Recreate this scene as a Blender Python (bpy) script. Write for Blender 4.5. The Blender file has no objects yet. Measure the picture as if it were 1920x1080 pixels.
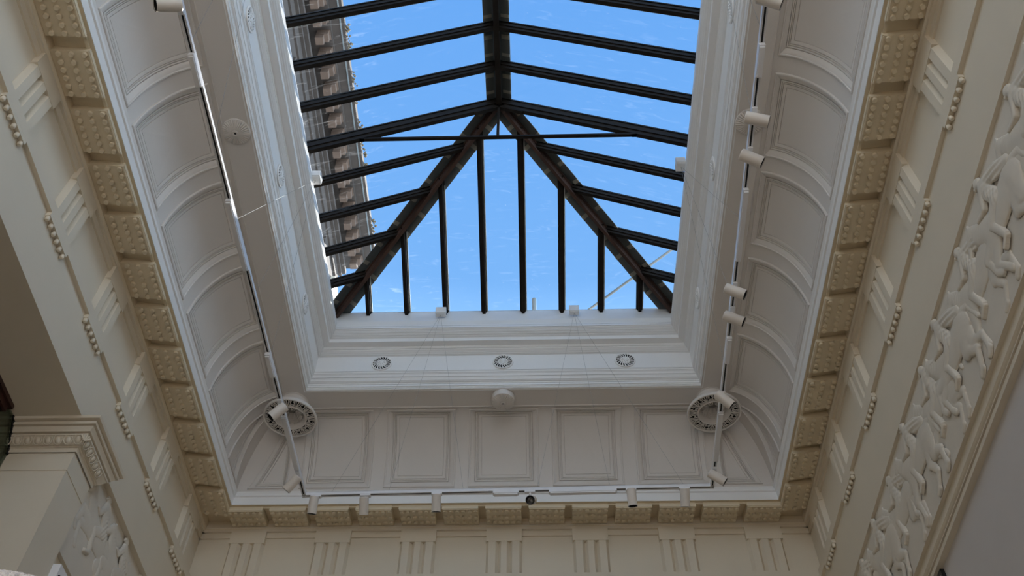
import bpy, math, random
import numpy as np
from mathutils import Vector, Matrix

random.seed(7)
C = bpy.context.scene.collection
SC = bpy.context.scene
PI = math.pi

# ------------------------------------------------------------------ camera
cam_d = bpy.data.cameras.new('camera')
cam_d.sensor_width = 36.0
cam_d.lens = 1826.855 / 1920 * 36.0
cam_d.clip_start = 0.05
cam_d.clip_end = 500
cam = bpy.data.objects.new('camera', cam_d)
C.objects.link(cam)
R_ = Vector((0.99968009, 0.02409117, 0.00770226))
U_ = Vector((0.01454693, -0.79677422, 0.604102))
F_ = Vector((-0.02069048, 0.6037967, 0.79686978))
m = Matrix.Identity(4)
for i in range(3):
    m[i][0] = R_[i]; m[i][1] = U_[i]; m[i][2] = -F_[i]
m[0][3] = 0.34954
cam.matrix_world = m
SC.camera = cam

# ------------------------------------------------------------------ sky, sun, exposure
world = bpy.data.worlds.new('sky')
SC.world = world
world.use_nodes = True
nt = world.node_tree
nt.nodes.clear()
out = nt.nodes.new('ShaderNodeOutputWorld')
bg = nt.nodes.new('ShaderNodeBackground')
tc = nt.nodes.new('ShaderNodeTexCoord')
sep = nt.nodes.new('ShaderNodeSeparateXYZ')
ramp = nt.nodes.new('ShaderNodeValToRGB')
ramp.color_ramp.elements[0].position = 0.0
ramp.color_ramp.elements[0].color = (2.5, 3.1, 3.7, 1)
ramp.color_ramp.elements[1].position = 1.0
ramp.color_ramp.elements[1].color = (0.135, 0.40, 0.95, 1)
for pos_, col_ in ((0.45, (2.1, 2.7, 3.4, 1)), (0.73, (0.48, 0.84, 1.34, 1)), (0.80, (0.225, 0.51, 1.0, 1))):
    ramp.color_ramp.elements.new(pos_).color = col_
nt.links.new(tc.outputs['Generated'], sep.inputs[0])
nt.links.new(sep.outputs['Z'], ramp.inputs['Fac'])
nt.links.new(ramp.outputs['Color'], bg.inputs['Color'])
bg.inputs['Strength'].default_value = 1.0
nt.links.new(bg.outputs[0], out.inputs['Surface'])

sun_d = bpy.data.lights.new('sun', 'SUN')
sun_d.energy = 18.0
sun_d.angle = math.radians(0.53)
sun_d.color = (1.0, 0.94, 0.86)
sun = bpy.data.objects.new('sun', sun_d)
C.objects.link(sun)
sun.rotation_euler = Vector((0.338, 1.1, 1.0)).to_track_quat('Z', 'Y').to_euler()
sun.location = (3, 10, 20)

def fill_light(name, loc, size, target, energy, color):
    d = bpy.data.lights.new(name, 'AREA')
    d.shape = 'RECTANGLE'; d.size = size[0]; d.size_y = size[1]
    d.energy = energy; d.color = color
    o = bpy.data.objects.new(name, d)
    C.objects.link(o)
    o.location = loc
    o.rotation_euler = (Vector(target) - Vector(loc)).to_track_quat('-Z', 'Y').to_euler()
    return o
# unseen area lamps added as fill, low in the hall and side aisle
fill_light('hall_fill_light', (0.0, -5.3, 0.6), (5.0, 3.0), (0, 3, 2.6), 55, (1.0, 0.95, 0.88))
fill_light('aisle_fill_light', (-5.6, 2.0, 0.6), (6.0, 3.0), (2, 2, 2.5), 42, (1.0, 0.95, 0.88))

SC.view_settings.view_transform = 'Standard'
SC.view_settings.look = 'None'
SC.view_settings.gamma = 1.0
SC.view_settings.use_curve_mapping = False
SC.view_settings.exposure = 0.0
SC.cycles.max_bounces = 12
SC.cycles.diffuse_bounces = 6
SC.cycles.transparent_max_bounces = 24
SC.cycles.caustics_reflective = False
SC.cycles.caustics_refractive = False
SC.cycles.sample_clamp_indirect = 6.0

# ------------------------------------------------------------------ materials
def mat(name, col, rough=0.6, bump=0.0, bscale=40.0, var=0.05, vscale=3.0, metal=0.0, spec=0.4):
    M = bpy.data.materials.new(name)
    M.use_nodes = True
    n = M.node_tree.nodes; l = M.node_tree.links
    b = n['Principled BSDF']
    b.inputs['Roughness'].default_value = rough
    b.inputs['Metallic'].default_value = metal
    b.inputs['Specular IOR Level'].default_value = spec
    geo = n.new('ShaderNodeNewGeometry')
    nz = n.new('ShaderNodeTexNoise')
    nz.inputs['Scale'].default_value = vscale
    nz.inputs['Detail'].default_value = 5
    l.new(geo.outputs['Position'], nz.inputs['Vector'])
    mx = n.new('ShaderNodeMix'); mx.data_type = 'RGBA'
    mx.inputs['A'].default_value = (*[c * (1 - var) for c in col], 1)
    mx.inputs['B'].default_value = (*[min(1, c * (1 + var)) for c in col], 1)
    l.new(nz.outputs['Fac'], mx.inputs['Factor'])
    l.new(mx.outputs['Result'], b.inputs['Base Color'])
    if bump:
        n2 = n.new('ShaderNodeTexNoise')
        n2.inputs['Scale'].default_value = bscale
        n2.inputs['Detail'].default_value = 4
        l.new(geo.outputs['Position'], n2.inputs['Vector'])
        bp = n.new('ShaderNodeBump')
        bp.inputs['Strength'].default_value = bump
        bp.inputs['Distance'].default_value = 0.01
        l.new(n2.outputs['Fac'], bp.inputs['Height'])
        l.new(bp.outputs['Normal'], b.inputs['Normal'])
    return M

M_cream = mat('cream_plaster', (0.73, 0.645, 0.515), 0.65, 0.06, 60, 0.03)
M_relief = mat('cast_plaster', (0.72, 0.65, 0.55), 0.6, 0.08, 30, 0.05, 8)
M_tan = mat('cornice_plaster', (0.71, 0.605, 0.44), 0.65, 0.05, 60, 0.03)
M_ceil = mat('ceiling_paint', (0.70, 0.655, 0.615), 0.6, 0.05, 50, 0.025)
M_white = mat('white_gloss_paint', (0.87, 0.865, 0.86), 0.38, 0.03, 30, 0.02)
M_wall = mat('grey_wall_paint', (0.62, 0.575, 0.545), 0.7, 0.05, 60, 0.03)
M_floor = mat('oak_floor', (0.40, 0.345, 0.28), 0.5, 0.05, 20, 0.12, 4)
M_bar = mat('dark_glazing_bar', (0.017, 0.0135, 0.011), 0.6, 0.15, 40, 0.5, 10, spec=0.1)
M_glint = mat('glass_edge_glint', (0.62, 0.66, 0.64), 0.6, 0, 10, 0.35, 6)  # pale colour stands in for the glint along the glass edges
M_hip = mat('brown_hip_bar', (0.055, 0.028, 0.020), 0.5, 0.15, 40, 0.4, 10)
M_flash = mat('lead_flashing', (0.15, 0.16, 0.158), 0.6, 0.15, 15, 0.25, 7)
M_tape = mat('sealing_tape', (0.45, 0.42, 0.35), 0.7, 0.0, 10, 0.15, 9)
M_track = mat('white_metal', (0.82, 0.81, 0.82), 0.28, 0, 10, 0.02)
M_spot = mat('spotlight_paint', (0.74, 0.68, 0.62), 0.4, 0, 10, 0.02)
M_black = mat('black_plastic', (0.012, 0.012, 0.013), 0.35, 0, 10, 0.1)
M_lens = mat('lamp_reflector', (0.30, 0.30, 0.30), 0.2, 0, 10, 0.1, 3, 0.6)
M_dark = mat('dark_void', (0.012, 0.011, 0.010), 0.9, 0, 10, 0.1)
M_steel = mat('steel_wire', (0.30, 0.30, 0.31), 0.4, 0, 10, 0.05, 3, 0.7)
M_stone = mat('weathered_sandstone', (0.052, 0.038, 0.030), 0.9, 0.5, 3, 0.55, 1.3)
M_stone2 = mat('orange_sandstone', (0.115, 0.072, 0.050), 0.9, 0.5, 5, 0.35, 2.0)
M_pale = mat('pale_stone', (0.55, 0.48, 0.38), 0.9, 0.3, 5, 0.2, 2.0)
M_moss = mat('gutter_moss', (0.12, 0.09, 0.055), 0.95, 0.5, 30, 0.4, 9)
M_timber = mat('dark_timber', (0.045, 0.016, 0.012), 0.45, 0.1, 30, 0.3, 10)
M_fleece = mat('white_fleece', (0.86, 0.82, 0.79), 0.9, 0.3, 200, 0.10, 60)
M_aisle = mat('aisle_paint', (0.10, 0.11, 0.09), 0.7, 0, 10, 0.05)

def glass_mat(name, tint, dirt, refl=1.0):
    M = bpy.data.materials.new(name)
    M.use_nodes = True
    n = M.node_tree.nodes; l = M.node_tree.links
    n.clear()
    o = n.new('ShaderNodeOutputMaterial')
    tr = n.new('ShaderNodeBsdfTransparent'); tr.inputs[0].default_value = (*tint, 1)
    gl = n.new('ShaderNodeBsdfGlossy'); gl.inputs['Roughness'].default_value = 0.02
    fr = n.new('ShaderNodeFresnel'); fr.inputs['IOR'].default_value = 1.35
    fm = n.new('ShaderNodeMath'); fm.operation = 'MULTIPLY'; fm.inputs[1].default_value = refl
    l.new(fr.outputs[0], fm.inputs[0])
    m1 = n.new('ShaderNodeMixShader')
    l.new(fm.outputs[0], m1.inputs[0]); l.new(tr.outputs[0], m1.inputs[1]); l.new(gl.outputs[0], m1.inputs[2])
    last = m1
    if dirt:
        geo = n.new('ShaderNodeNewGeometry')
        tl = n.new('ShaderNodeBsdfTranslucent'); tl.inputs[0].default_value = (0.85, 0.87, 0.88, 1)
        # streaks
        mp = n.new('ShaderNodeMapping'); mp.inputs['Scale'].default_value = (1.2, 7.0, 1.2)
        mp.inputs['Rotation'].default_value = (0.2, 0.1, 0.5)
        l.new(geo.outputs['Position'], mp.inputs['Vector'])
        n1 = n.new('ShaderNodeTexNoise'); n1.inputs['Scale'].default_value = 2.2; n1.inputs['Detail'].default_value = 8
        n1.inputs['Roughness'].default_value = 0.7; n1.inputs['Distortion'].default_value = 1.5
        l.new(mp.outputs[0], n1.inputs['Vector'])
        r1 = n.new('ShaderNodeMapRange'); r1.inputs[1].default_value = 0.56; r1.inputs[2].default_value = 0.88
        r1.inputs[3].default_value = 0.0; r1.inputs[4].default_value = dirt
        sx = n.new('ShaderNodeSeparateXYZ'); l.new(geo.outputs['Position'], sx.inputs[0])
        rx = n.new('ShaderNodeMapRange'); rx.inputs[1].default_value = -0.9; rx.inputs[2].default_value = -1.6; rx.inputs[3].default_value = 0.25; rx.inputs[4].default_value = 1.0
        l.new(sx.outputs['X'], rx.inputs[0])
        mm = n.new('ShaderNodeMath'); mm.operation = 'MULTIPLY'
        l.new(r1.outputs[0], mm.inputs[0]); l.new(rx.outputs[0], mm.inputs[1])
        l.new(n1.outputs['Fac'], r1.inputs[0])
        # specks
        v = n.new('ShaderNodeTexVoronoi'); v.inputs['Scale'].default_value = 9.0
        l.new(geo.outputs['Position'], v.inputs['Vector'])
        r2 = n.new('ShaderNodeMapRange'); r2.inputs[1].default_value = 0.05; r2.inputs[2].default_value = 0.02
        r2.inputs[3].default_value = 0.0; r2.inputs[4].default_value = 0.07
        l.new(v.outputs['Distance'], r2.inputs[0])
        ad = n.new('ShaderNodeMath'); ad.operation = 'ADD'; ad.use_clamp = True
        l.new(mm.outputs[0], ad.inputs[0]); l.new(r2.outputs[0], ad.inputs[1])
        m2 = n.new('ShaderNodeMixShader')
        l.new(ad.outputs[0], m2.inputs[0]); l.new(m1.outputs[0], m2.inputs[1]); l.new(tl.outputs[0], m2.inputs[2])
        last = m2
    l.new(last.outputs[0], o.inputs['Surface'])
    return M
M_glass = glass_mat('dusty_roof_glass', (0.955, 0.975, 0.985), 0.11, 0.35)
M_pglass = glass_mat('dark_tinted_glass', (0.56, 0.62, 0.57), 0.0, 0.5)

# ------------------------------------------------------------------ mesh helpers
def tag(o, label=None, cat=None, group=None, kind=None):
    if label: o['label'] = label
    if cat: o['category'] = cat
    if group: o['group'] = group
    if kind: o['kind'] = kind
    return o

def world_loc(o):
    v = Vector((0, 0, 0))
    while o is not None:
        v += o.location
        o = o.parent
    return v

class MB:
    def __init__(s):
        s.v = []; s.f = []
    def add(s, vs, fs):
        k = len(s.v)
        s.v += [tuple(q) for q in vs]
        s.f += [tuple(i + k for i in f) for f in fs]
        return s
    def box(s, x0, x1, y0, y1, z0, z1):
        return s.add([(x0, y0, z0), (x1, y0, z0), (x1, y1, z0), (x0, y1, z0), (x0, y0, z1), (x1, y0, z1), (x1, y1, z1), (x0, y1, z1)],
                     [(0, 3, 2, 1), (4, 5, 6, 7), (0, 1, 5, 4), (1, 2, 6, 5), (2, 3, 7, 6), (3, 0, 4, 7)])
    def hexa(s, p):
        return s.add(p, [(0, 3, 2, 1), (4, 5, 6, 7), (0, 1, 5, 4), (1, 2, 6, 5), (2, 3, 7, 6), (3, 0, 4, 7)])
    def bar(s, p0, p1, w, h, up=(0, 0, 1), off=0.0):
        """rectangular bar; w across, h along 'up', top face at 'off' above the axis line"""
        p0 = Vector(p0); p1 = Vector(p1); d = (p1 - p0).normalized(); up = Vector(up)
        sd = d.cross(up).normalized(); u = sd.cross(d).normalized()
        a = sd * (w / 2); t = u * off; b = u * (off - h)
        return s.hexa([p0 - a + b, p0 + a + b, p1 + a + b, p1 - a + b, p0 - a + t, p0 + a + t, p1 + a + t, p1 - a + t])
    def tube(s, p0, p1, r0, n=8, r1=None, cap=True):
        p0 = Vector(p0); p1 = Vector(p1); r1 = r0 if r1 is None else r1
        d = (p1 - p0).normalized()
        a = d.orthogonal().normalized(); b = d.cross(a)
        vs = []
        for p, r in ((p0, r0), (p1, r1)):
            for i in range(n):
                t = 2 * PI * i / n
                vs.append(p + a * (r * math.cos(t)) + b * (r * math.sin(t)))
        fs = [(i, (i + 1) % n, n + (i + 1) % n, n + i) for i in range(n)]
        if cap:
            fs += [tuple(range(n))[::-1], tuple(range(n, 2 * n))]
        return s.add(vs, fs)
    def path(s, pts, r, n=6):
        for a, b in zip(pts, pts[1:]):
            s.tube(a, b, r, n)
        return s
    def lathe(s, prof, c=(0, 0, 0), ax=(0, 0, 1), n=24, a=None):
        """prof: (radius, height along ax)"""
        c = Vector(c); d = Vector(ax).normalized()
        a = d.orthogonal().normalized() if a is None else Vector(a); b = d.cross(a)
        vs = []
        for r, h in prof:
            for i in range(n):
                t = 2 * PI * i / n
                vs.append(c + d * h + a * (r * math.cos(t)) + b * (r * math.sin(t)))
        fs = []
        for k in range(len(prof) - 1):
            for i in range(n):
                j = (i + 1) % n
                fs.append((k * n + i, k * n + j, (k + 1) * n + j, (k + 1) * n + i))
        return s.add(vs, fs)
    def ball(s, c, r, n=8, m=5, sc=(1, 1, 1)):
        vs = [(c[0], c[1], c[2] + r * sc[2])]
        for k in range(1, m):
            ph = PI * k / m
            for i in range(n):
                t = 2 * PI * i / n
                vs.append((c[0] + r * sc[0] * math.sin(ph) * math.cos(t), c[1] + r * sc[1] * math.sin(ph) * math.sin(t), c[2] + r * sc[2] * math.cos(ph)))
        vs.append((c[0], c[1], c[2] - r * sc[2]))
        fs = [(0, 1 + i, 1 + (i + 1) % n) for i in range(n)]
        for k in range(m - 2):
            for i in range(n):
                j = (i + 1) % n
                fs.append((1 + k * n + i, 1 + (k + 1) * n + i, 1 + (k + 1) * n + j, 1 + k * n + j))
        L = len(vs) - 1; q = 1 + (m - 2) * n
        fs += [(q + (i + 1) % n, q + i, L) for i in range(n)]
        return s.add(vs, fs)
    def xf(s, M):
        s.v = [tuple(M @ Vector(q)) for q in s.v]
        return s
    def mesh(s, name, mt, smooth=None, loc=(0, 0, 0)):
        me = bpy.data.meshes.new(name)
        me.from_pydata([(q[0] - loc[0], q[1] - loc[1], q[2] - loc[2]) for q in s.v], [], s.f)
        me.materials.append(mt)
        if smooth is not None:
            me.shade_smooth()
            me.set_sharp_from_angle(angle=math.radians(smooth))
        me.update()
        return me
    def build(s, name, mt, parent=None, smooth=None, loc=None):
        """vertices are in world space (or in the frame of the parent's unrotated origin)"""
        if loc is None:
            loc = world_loc(parent) if parent is not None else Vector((0, 0, 0))
        me = s.mesh(name, mt, smooth, loc)
        o = bpy.data.objects.new(name, me)
        C.objects.link(o)
        if parent is not None:
            o.parent = parent
            o.location = Vector(loc) - world_loc(parent)
        else:
            o.location = loc
        return o

def empty(name, loc, rz=0.0, parent=None):
    o = bpy.data.objects.new(name, None)
    C.objects.link(o)
    o.location = loc
    o.rotation_euler = (0, 0, rz)
    o.empty_display_size = 0.1
    if parent: o.parent = parent
    return o

def inst(name, me, parent, loc, rz=0.0):
    o = bpy.data.objects.new(name, me)
    C.objects.link(o)
    if parent is not None: o.parent = parent
    o.location = loc
    o.rotation_euler = (0, 0, rz)
    return o

def copy_tree(o, parent=None):
    c = o.copy(); C.objects.link(c); c.parent = parent
    for ch in list(o.children):
        copy_tree(ch, c)
    return c

# ------------------------------------------------------------------ room dimensions
Y0, YR = 5.326, -2.6             # a ring at inset w ends at Y0 + w and YR - w
FLOOR = -1.6
XL, XR, YE = 3.39, 3.365, Y0 + 3.385     # architrave planes
Z_ARCH, Z_TAE, Z_TRI, Z_CAP = 5.755, 6.335, 6.43, 6.95
TRI_Y = [3.185 + 1.01 * k for k in range(-2, 6)]
TRI_X = [0.95 * k for k in range(-3, 4)]

def ring(prof, mb):
    n = len(prof)
    vs = []
    for w, z in prof:
        vs += [(-w, YR - w, z), (-w, Y0 + w, z), (w, Y0 + w, z), (w, YR - w, z)]
    fs = []
    for k in range(n - 1):
        for i in range(4):
            j = (i + 1) % 4
            fs.append((4 * k + i, 4 * k + j, 4 * k + 4 + j, 4 * k + 4 + i))
    mb.add(vs, fs)
    return mb

def side_xy(side, s, w):
    """side coordinates: s along the wall, w = inset distance"""
    if side == 'end': return (s, Y0 + w)
    if side == 'left': return (-w, s)
    return (w, s)
ROT = {'end': 0.0, 'left': PI / 2, 'right': -PI / 2}

# ------------------------------------------------------------------ floor and walls
floor = tag(MB().box(-6.1, 3.7, -6.2, 9.0, FLOOR - 0.2, FLOOR).build('floor', M_floor), kind='structure')

def wall_strip(pts, s0, s1, side, mb):
    """profile pts (outward distance, z) swept straight along a wall from s0 to s1"""
    vs = []
    for w, z in pts:
        for s in (s0, s1):
            if side == 'left': vs.append((-w, s, z))
            elif side == 'right': vs.append((w, s, z))
            elif side == 'end': vs.append((s, w, z))
            else: vs.append((s, -w, z))
    fs = [(2 * k, 2 * k + 1, 2 * k + 3, 2 * k + 2) for k in range(len(pts) - 1)]
    mb.add(vs, fs)
    return mb

def entab(A):
    """architrave plane A outward -> taenia, frieze ground, metope cap, bed band"""
    return [(A, Z_ARCH), (A, Z_TAE), (A - 0.035, Z_TAE), (A - 0.035, Z_TRI), (A + 0.015, Z_TRI), (A + 0.015, 6.945),
            (A - 0.005, 6.945), (A - 0.005, 7.015), (A - 0.03, 7.015), (A - 0.03, 7.05), (A - 0.045, 7.06), (A - 0.045, 7.2)]

yb = -6.0
# right wall: entablature, recess of the relief, moulding below it, plain wall
mb = MB()
wall_strip([(3.46, FLOOR), (3.46, 4.685)], yb, YE + 0.1, 'right', mb)
wall_right = tag(mb.build('wall_right', M_wall), kind='structure')
mb = MB()
wall_strip(entab(XR) + [(3.6, 7.2)], yb, YE + 0.1, 'right', mb)
wall_strip([(3.41, Z_ARCH), (XR, Z_ARCH)], yb, YE + 0.1, 'right', mb)
mb.build('entablature', M_cream, wall_right)
mb = MB()
wall_strip([(3.392, 4.887), (3.425, 4.887), (3.425, 4.822), (3.445, 4.820), (3.445, 4.806), (3.405, 4.803), (3.405, 4.792), (3.425, 4.790), (3.425, 4.783), (3.394, 4.780), (3.394, 4.768), (3.404, 4.755), (3.418, 4.745),
            (3.418, 4.738), (3.435, 4.736), (3.435, 4.729), (3.402, 4.727), (3.402, 4.720), (3.424, 4.718), (3.424, 4.712), (3.412, 4.710), (3.412, 4.675), (3.46, 4.672)], yb, YE + 0.1, 'right', mb)
mb.build('string_moulding', M_cream, wall_right)

# left wall: entablature all along, open side aisle for y < 5.8, relief recess beyond the pier
mb = MB()
wall_strip([(3.50, FLOOR), (3.50, 4.70)], 6.2, YE + 0.1, 'left', mb)
wall_left = tag(mb.build('wall_left', M_wall), kind='structure')
mb = MB()
wall_strip(entab(XL) + [(3.7, 7.2)], yb, YE + 0.1, 'left', mb)
wall_strip([(3.46, Z_ARCH), (XL, Z_ARCH)], 6.2, YE + 0.1, 'left', mb)
mb.build('entablature', M_cream, wall_left)
mb = MB()
wall_strip([(6.05, Z_ARCH), (XL, Z_ARCH)], yb, 6.3, 'left', mb)
mb.build('beam_soffit', M_cream, wall_left)
mb = MB()
wall_strip([(3.442, 4.887), (3.48, 4.887), (3.48, 4.822), (3.497, 4.820), (3.497, 4.806), (3.46, 4.803), (3.46, 4.792), (3.48, 4.790), (3.48, 4.783), (3.449, 4.780), (3.449, 4.768), (3.459, 4.755), (3.472, 4.745),
            (3.472, 4.736), (3.488, 4.734), (3.488, 4.727), (3.457, 4.725), (3.457, 4.715), (3.467, 4.71), (3.467, 4.69), (3.50, 4.685)], 6.2, YE + 0.1, 'left', mb)
mb.build('string_moulding', M_cream, wall_left)
mb = MB().box(-6.1, -6.0, yb, 6.3, FLOOR, Z_ARCH + 0.05)
mb.box(-6.1, -3.9, 6.3, 6.4, FLOOR, Z_ARCH + 0.05)
mb.build('aisle_wall', M_cream, wall_left)

# end wall and rear wall
mb = MB()
wall_strip([(YE + 0.06, FLOOR), (YE + 0.06, 4.7), (YE, 4.7)] + [(q[0] - 3.385 + YE, q[1]) for q in entab(3.385)] + [(YE + 0.3, 7.2)], -3.6, 3.6, 'end', mb)
wall_end = tag(mb.build('wall_end', M_cream), kind='structure')
mb = MB()
wall_strip([(6.0, FLOOR), (6.0, 7.2)], -6.1, 3.7, 'rear', mb)
wall_rear = tag(mb.build('wall_rear', M_wall), kind='structure')

# ------------------------------------------------------------------ triglyphs and regulae
def triglyph_mesh():
    b = MB()
    x = [-.195, -.168, -.092, -.062, -.032, .032, .062, .092, .168, .195]
    y = [.045, .0, .0, .042, .0, .0, .042, .0, .0, .045]
    H = Z_CAP - Z_TRI
    zt = H - 0.10
    vs = []
    for z in (0.0, zt):
        vs += [(a, c, z) for a, c in zip(x, y)]
    n = len(x)
    fs = [(i, i + 1, n + i + 1, n + i) for i in range(n - 1)]
    b.add(vs, fs)
    b.box(-.197, .197, -.004, .06, zt, H + 0.066)
    b.box(-.195, -.1949, .045, .06, 0, zt); b.box(.1949, .195, .045, .06, 0, zt)
    return b.mesh('triglyph', M_cream)
ME_tri = triglyph_mesh()
def regula_meshes():
    b = MB().box(-.2, .2, -.040, .012, -.047, -.009).box(-.196, .196, -.022, .012, -.009, .0)
    g = MB()
    for i in range(6):
        x = -.18 + .072 * i
        g.lathe([(0.0, -.092), (.013, -.091), (.0185, -.085), (.0195, -.077), (.016, -.05)], (x, -.020, .005), n=12)
    return b.mesh('regula', M_cream), g.mesh('guttae', M_cream, 40)
ME_reg, ME_gut = regula_meshes()
for side, wall, A, ss in (('left', wall_left, XL, TRI_Y), ('right', wall_right, XR, TRI_Y), ('end', wall_end, 3.385, TRI_X)):
    for s in ss:
        x, y = side_xy(side, s, A - 0.035)
        inst('triglyph', ME_tri, wall, (x, y, Z_TRI), ROT[side])
        x, y = side_xy(side, s, A)
        r = inst('regula', ME_reg, wall, (x, y, Z_TAE), ROT[side])
        tag(inst('guttae', ME_gut, r, (0, 0, 0)), kind='stuff')

# ------------------------------------------------------------------ main cornice with mutules
mb = ring([(3.04, 7.104), (3.0, 7.098), (3.0, 7.205), (2.985, 7.212), (2.982, 7.24), (2.968, 7.262), (2.99, 7.265)], MB())
trim_1 = tag(mb.build('trim_1', M_white), kind='structure')
mb = ring([(3.375, 7.02), (3.345, 7.06), (3.335, 7.15), (3.062, 7.103), (3.062, 7.080), (3.036, 7.078), (3.036, 7.097), (3.004, 7.0965)], MB())
mb.build('cornice_soffit', M_tan, trim_1)
def mutule_meshes():
    b = MB()
    # underside slopes down towards the front edge
    b.hexa([(-.195, 0, 0), (.195, 0, 0), (.195, .315, .048), (-.195, .315, .048), (-.195, 0, .07), (.195, 0, .07), (.195, .315, .12), (-.195, .315, .12)])
    # a thin front lip proud of the block
    b.box(-.199, .199, -.012, .004, .004, .034)
    b.box(-.193, .193, -.006, .004, -.006, .004)
    g = MB()
    for i in range(6):
        for j in range(3):
            x = -.168 + .0672 * i; y = .035 + .108 * j; z = y * .152
            g.lathe([(.0, -.022), (.019, -.022), (.0225, -.018), (.024, .006)], (x, y, z), n=12)
    return b.mesh('mutule', M_tan), g.mesh('guttae', M_tan, 40)
ME_mut, ME_mg = mutule_meshes()
for side in ('left', 'right', 'end'):
    ss = [.475 * k for k in range(-6, 7)] if side == 'end' else [3.185 + .505 * k for k in range(-4, 11)]
    for s in ss:
        x, y = side_xy(side, s, 3.03)
        o = inst('mutule', ME_mut, trim_1, (x, y, 7.028), ROT[side])
        tag(inst('guttae', ME_mg, o, (0, 0, 0)), kind='stuff')

# ------------------------------------------------------------------ flat ceiling and coffered cove
mb = ring([(2.235, 8.10), (2.50, 8.10), (2.505, 8.088), (2.505, 8.12)], MB())
CW0, CA, CZ0, CB = 2.49, 0.50, 7.262, 0.85
def cove(side, s, u, h=0.0):
    th = u * PI / 2
    c, q = math.cos(th), math.sin(th)
    n0, n1 = c / CA, q / CB
    L = math.hypot(n0, n1)
    w = CW0 + CA * c + h * n0 / L
    z = CZ0 + CB * q + h * n1 / L
    x, y = side_xy(side, s, w)
    return (x, y, z)
ARC = 1.06
def edge_pts(quad, n):
    P = []
    for i in range(4):
        a, b = quad[i], quad[(i + 1) % 4]
        for k in range(n):
            t = k / n
            P.append((a[0] + (b[0] - a[0]) * t, a[1] + (b[1] - a[1]) * t))
    return P
def inset(quad, t):
    """shrink a convex (s,u) quad by t metres"""
    q = [Vector((a, b * ARC)) for a, b in quad]
    n = 4; out_ = []
    ar = sum(q[i].x * q[(i + 1) % n].y - q[(i + 1) % n].x * q[i].y for i in range(n))
    sg = 1 if ar > 0 else -1
    lines = []
    for i in range(n):
        d = (q[(i + 1) % n] - q[i]).normalized()
        nn = Vector((-d.y, d.x)) * sg
        lines.append((q[i] + nn * t, d))
    for i in range(n):
        p1, d1 = lines[i - 1]; p2, d2 = lines[i]
        cr = d1.x * d2.y - d1.y * d2.x
        k = ((p2.x - p1.x) * d2.y - (p2.y - p1.y) * d2.x) / cr
        r = p1 + d1 * k
        out_.append((r.x, r.y / ARC))
    return out_
def ring_faces(mb, side, rings, close=True):
    n = len(rings[0][0])
    vs = []
    for pts, h in rings:
        vs += [cove(side, a, b, h) for a, b in pts]
    fs = []
    for k in range(len(rings) - 1):
        for i in range(n):
            j = (i + 1) % n
            fs.append((k * n + i, k * n + j, (k + 1) * n + j, (k + 1) * n + i))
    if close:
        pts, h = rings[-1]
        cx = sum(p[0] for p in pts) / n; cy = sum(p[1] for p in pts) / n
        base = (len(rings) - 1) * n
        for t in (0.33, 0.66):
            vs += [cove(side, cx + (a - cx) * (1 - t), cy + (b - cy) * (1 - t), h) for a, b in pts]
            nb = len(vs) - n
            for i in range(n):
                j = (i + 1) % n
                fs.append((base + i, base + j, nb + j, nb + i))
            base = nb
        vs.append(cove(side, cx, cy, h))
        c = len(vs) - 1
        fs += [(base + i, base + (i + 1) % n, c) for i in range(n)]
    mb.add(vs, fs)
PROF = [(0.0, 0.0), (0.002, -.013), (.008, -.017), (.018, -.016), (.023, -.008), (.026, -.008), (.050, .004), (.068, .014), (.070, .026), (.074, .026), (.076, .013), (.088, .014), (.090, .028), (.094, .028),
        (.096, .018), (.104, .018), (.106, .030), (.110, .030), (.112, .020), (.140, .024), (.142, .032), (.145, .032), (.147, .026)]
def coffer(side, outer, inner, n=14, scale=1.0):
    ring_faces(rib_mb, side, [(edge_pts(outer, n), 0.0), (edge_pts(inner, n), 0.0)], False)
    mb = MB()
    ring_faces(mb, side, [(edge_pts(inset(inner, t * scale), n), h) for t, h in PROF])
    return mb
rib_mb = mb
panels = []
def rect(a, b, c, d): return [(a, c), (b, c), (b, d), (a, d)]
U0, U1 = 0.035, 0.925
for k in range(-2, 3):
    s = .95 * k
    panels.append(('end', coffer('end', rect(s - .475, s + .475, 0, 1), rect(s - .40, s + .40, U0, U1))))
for side in ('left', 'right'):
    for k in range(-2, 5):
        s = 3.185 + 1.01 * k
        panels.append((side, coffer(side, rect(s - .505, s + .505, 0, 1), rect(s - .425, s + .425, U0, U1))))
    # plain run of the cove behind the camera
    n = 16
    vs = []
    for i in range(n + 1):
        vs += [cove(side, YR - 2.5, i / n), cove(side, 3.185 - 2.525, i / n)]
    rib_mb.add(vs, [(2 * i, 2 * i + 1, 2 * i + 3, 2 * i + 2) for i in range(n)])
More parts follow.
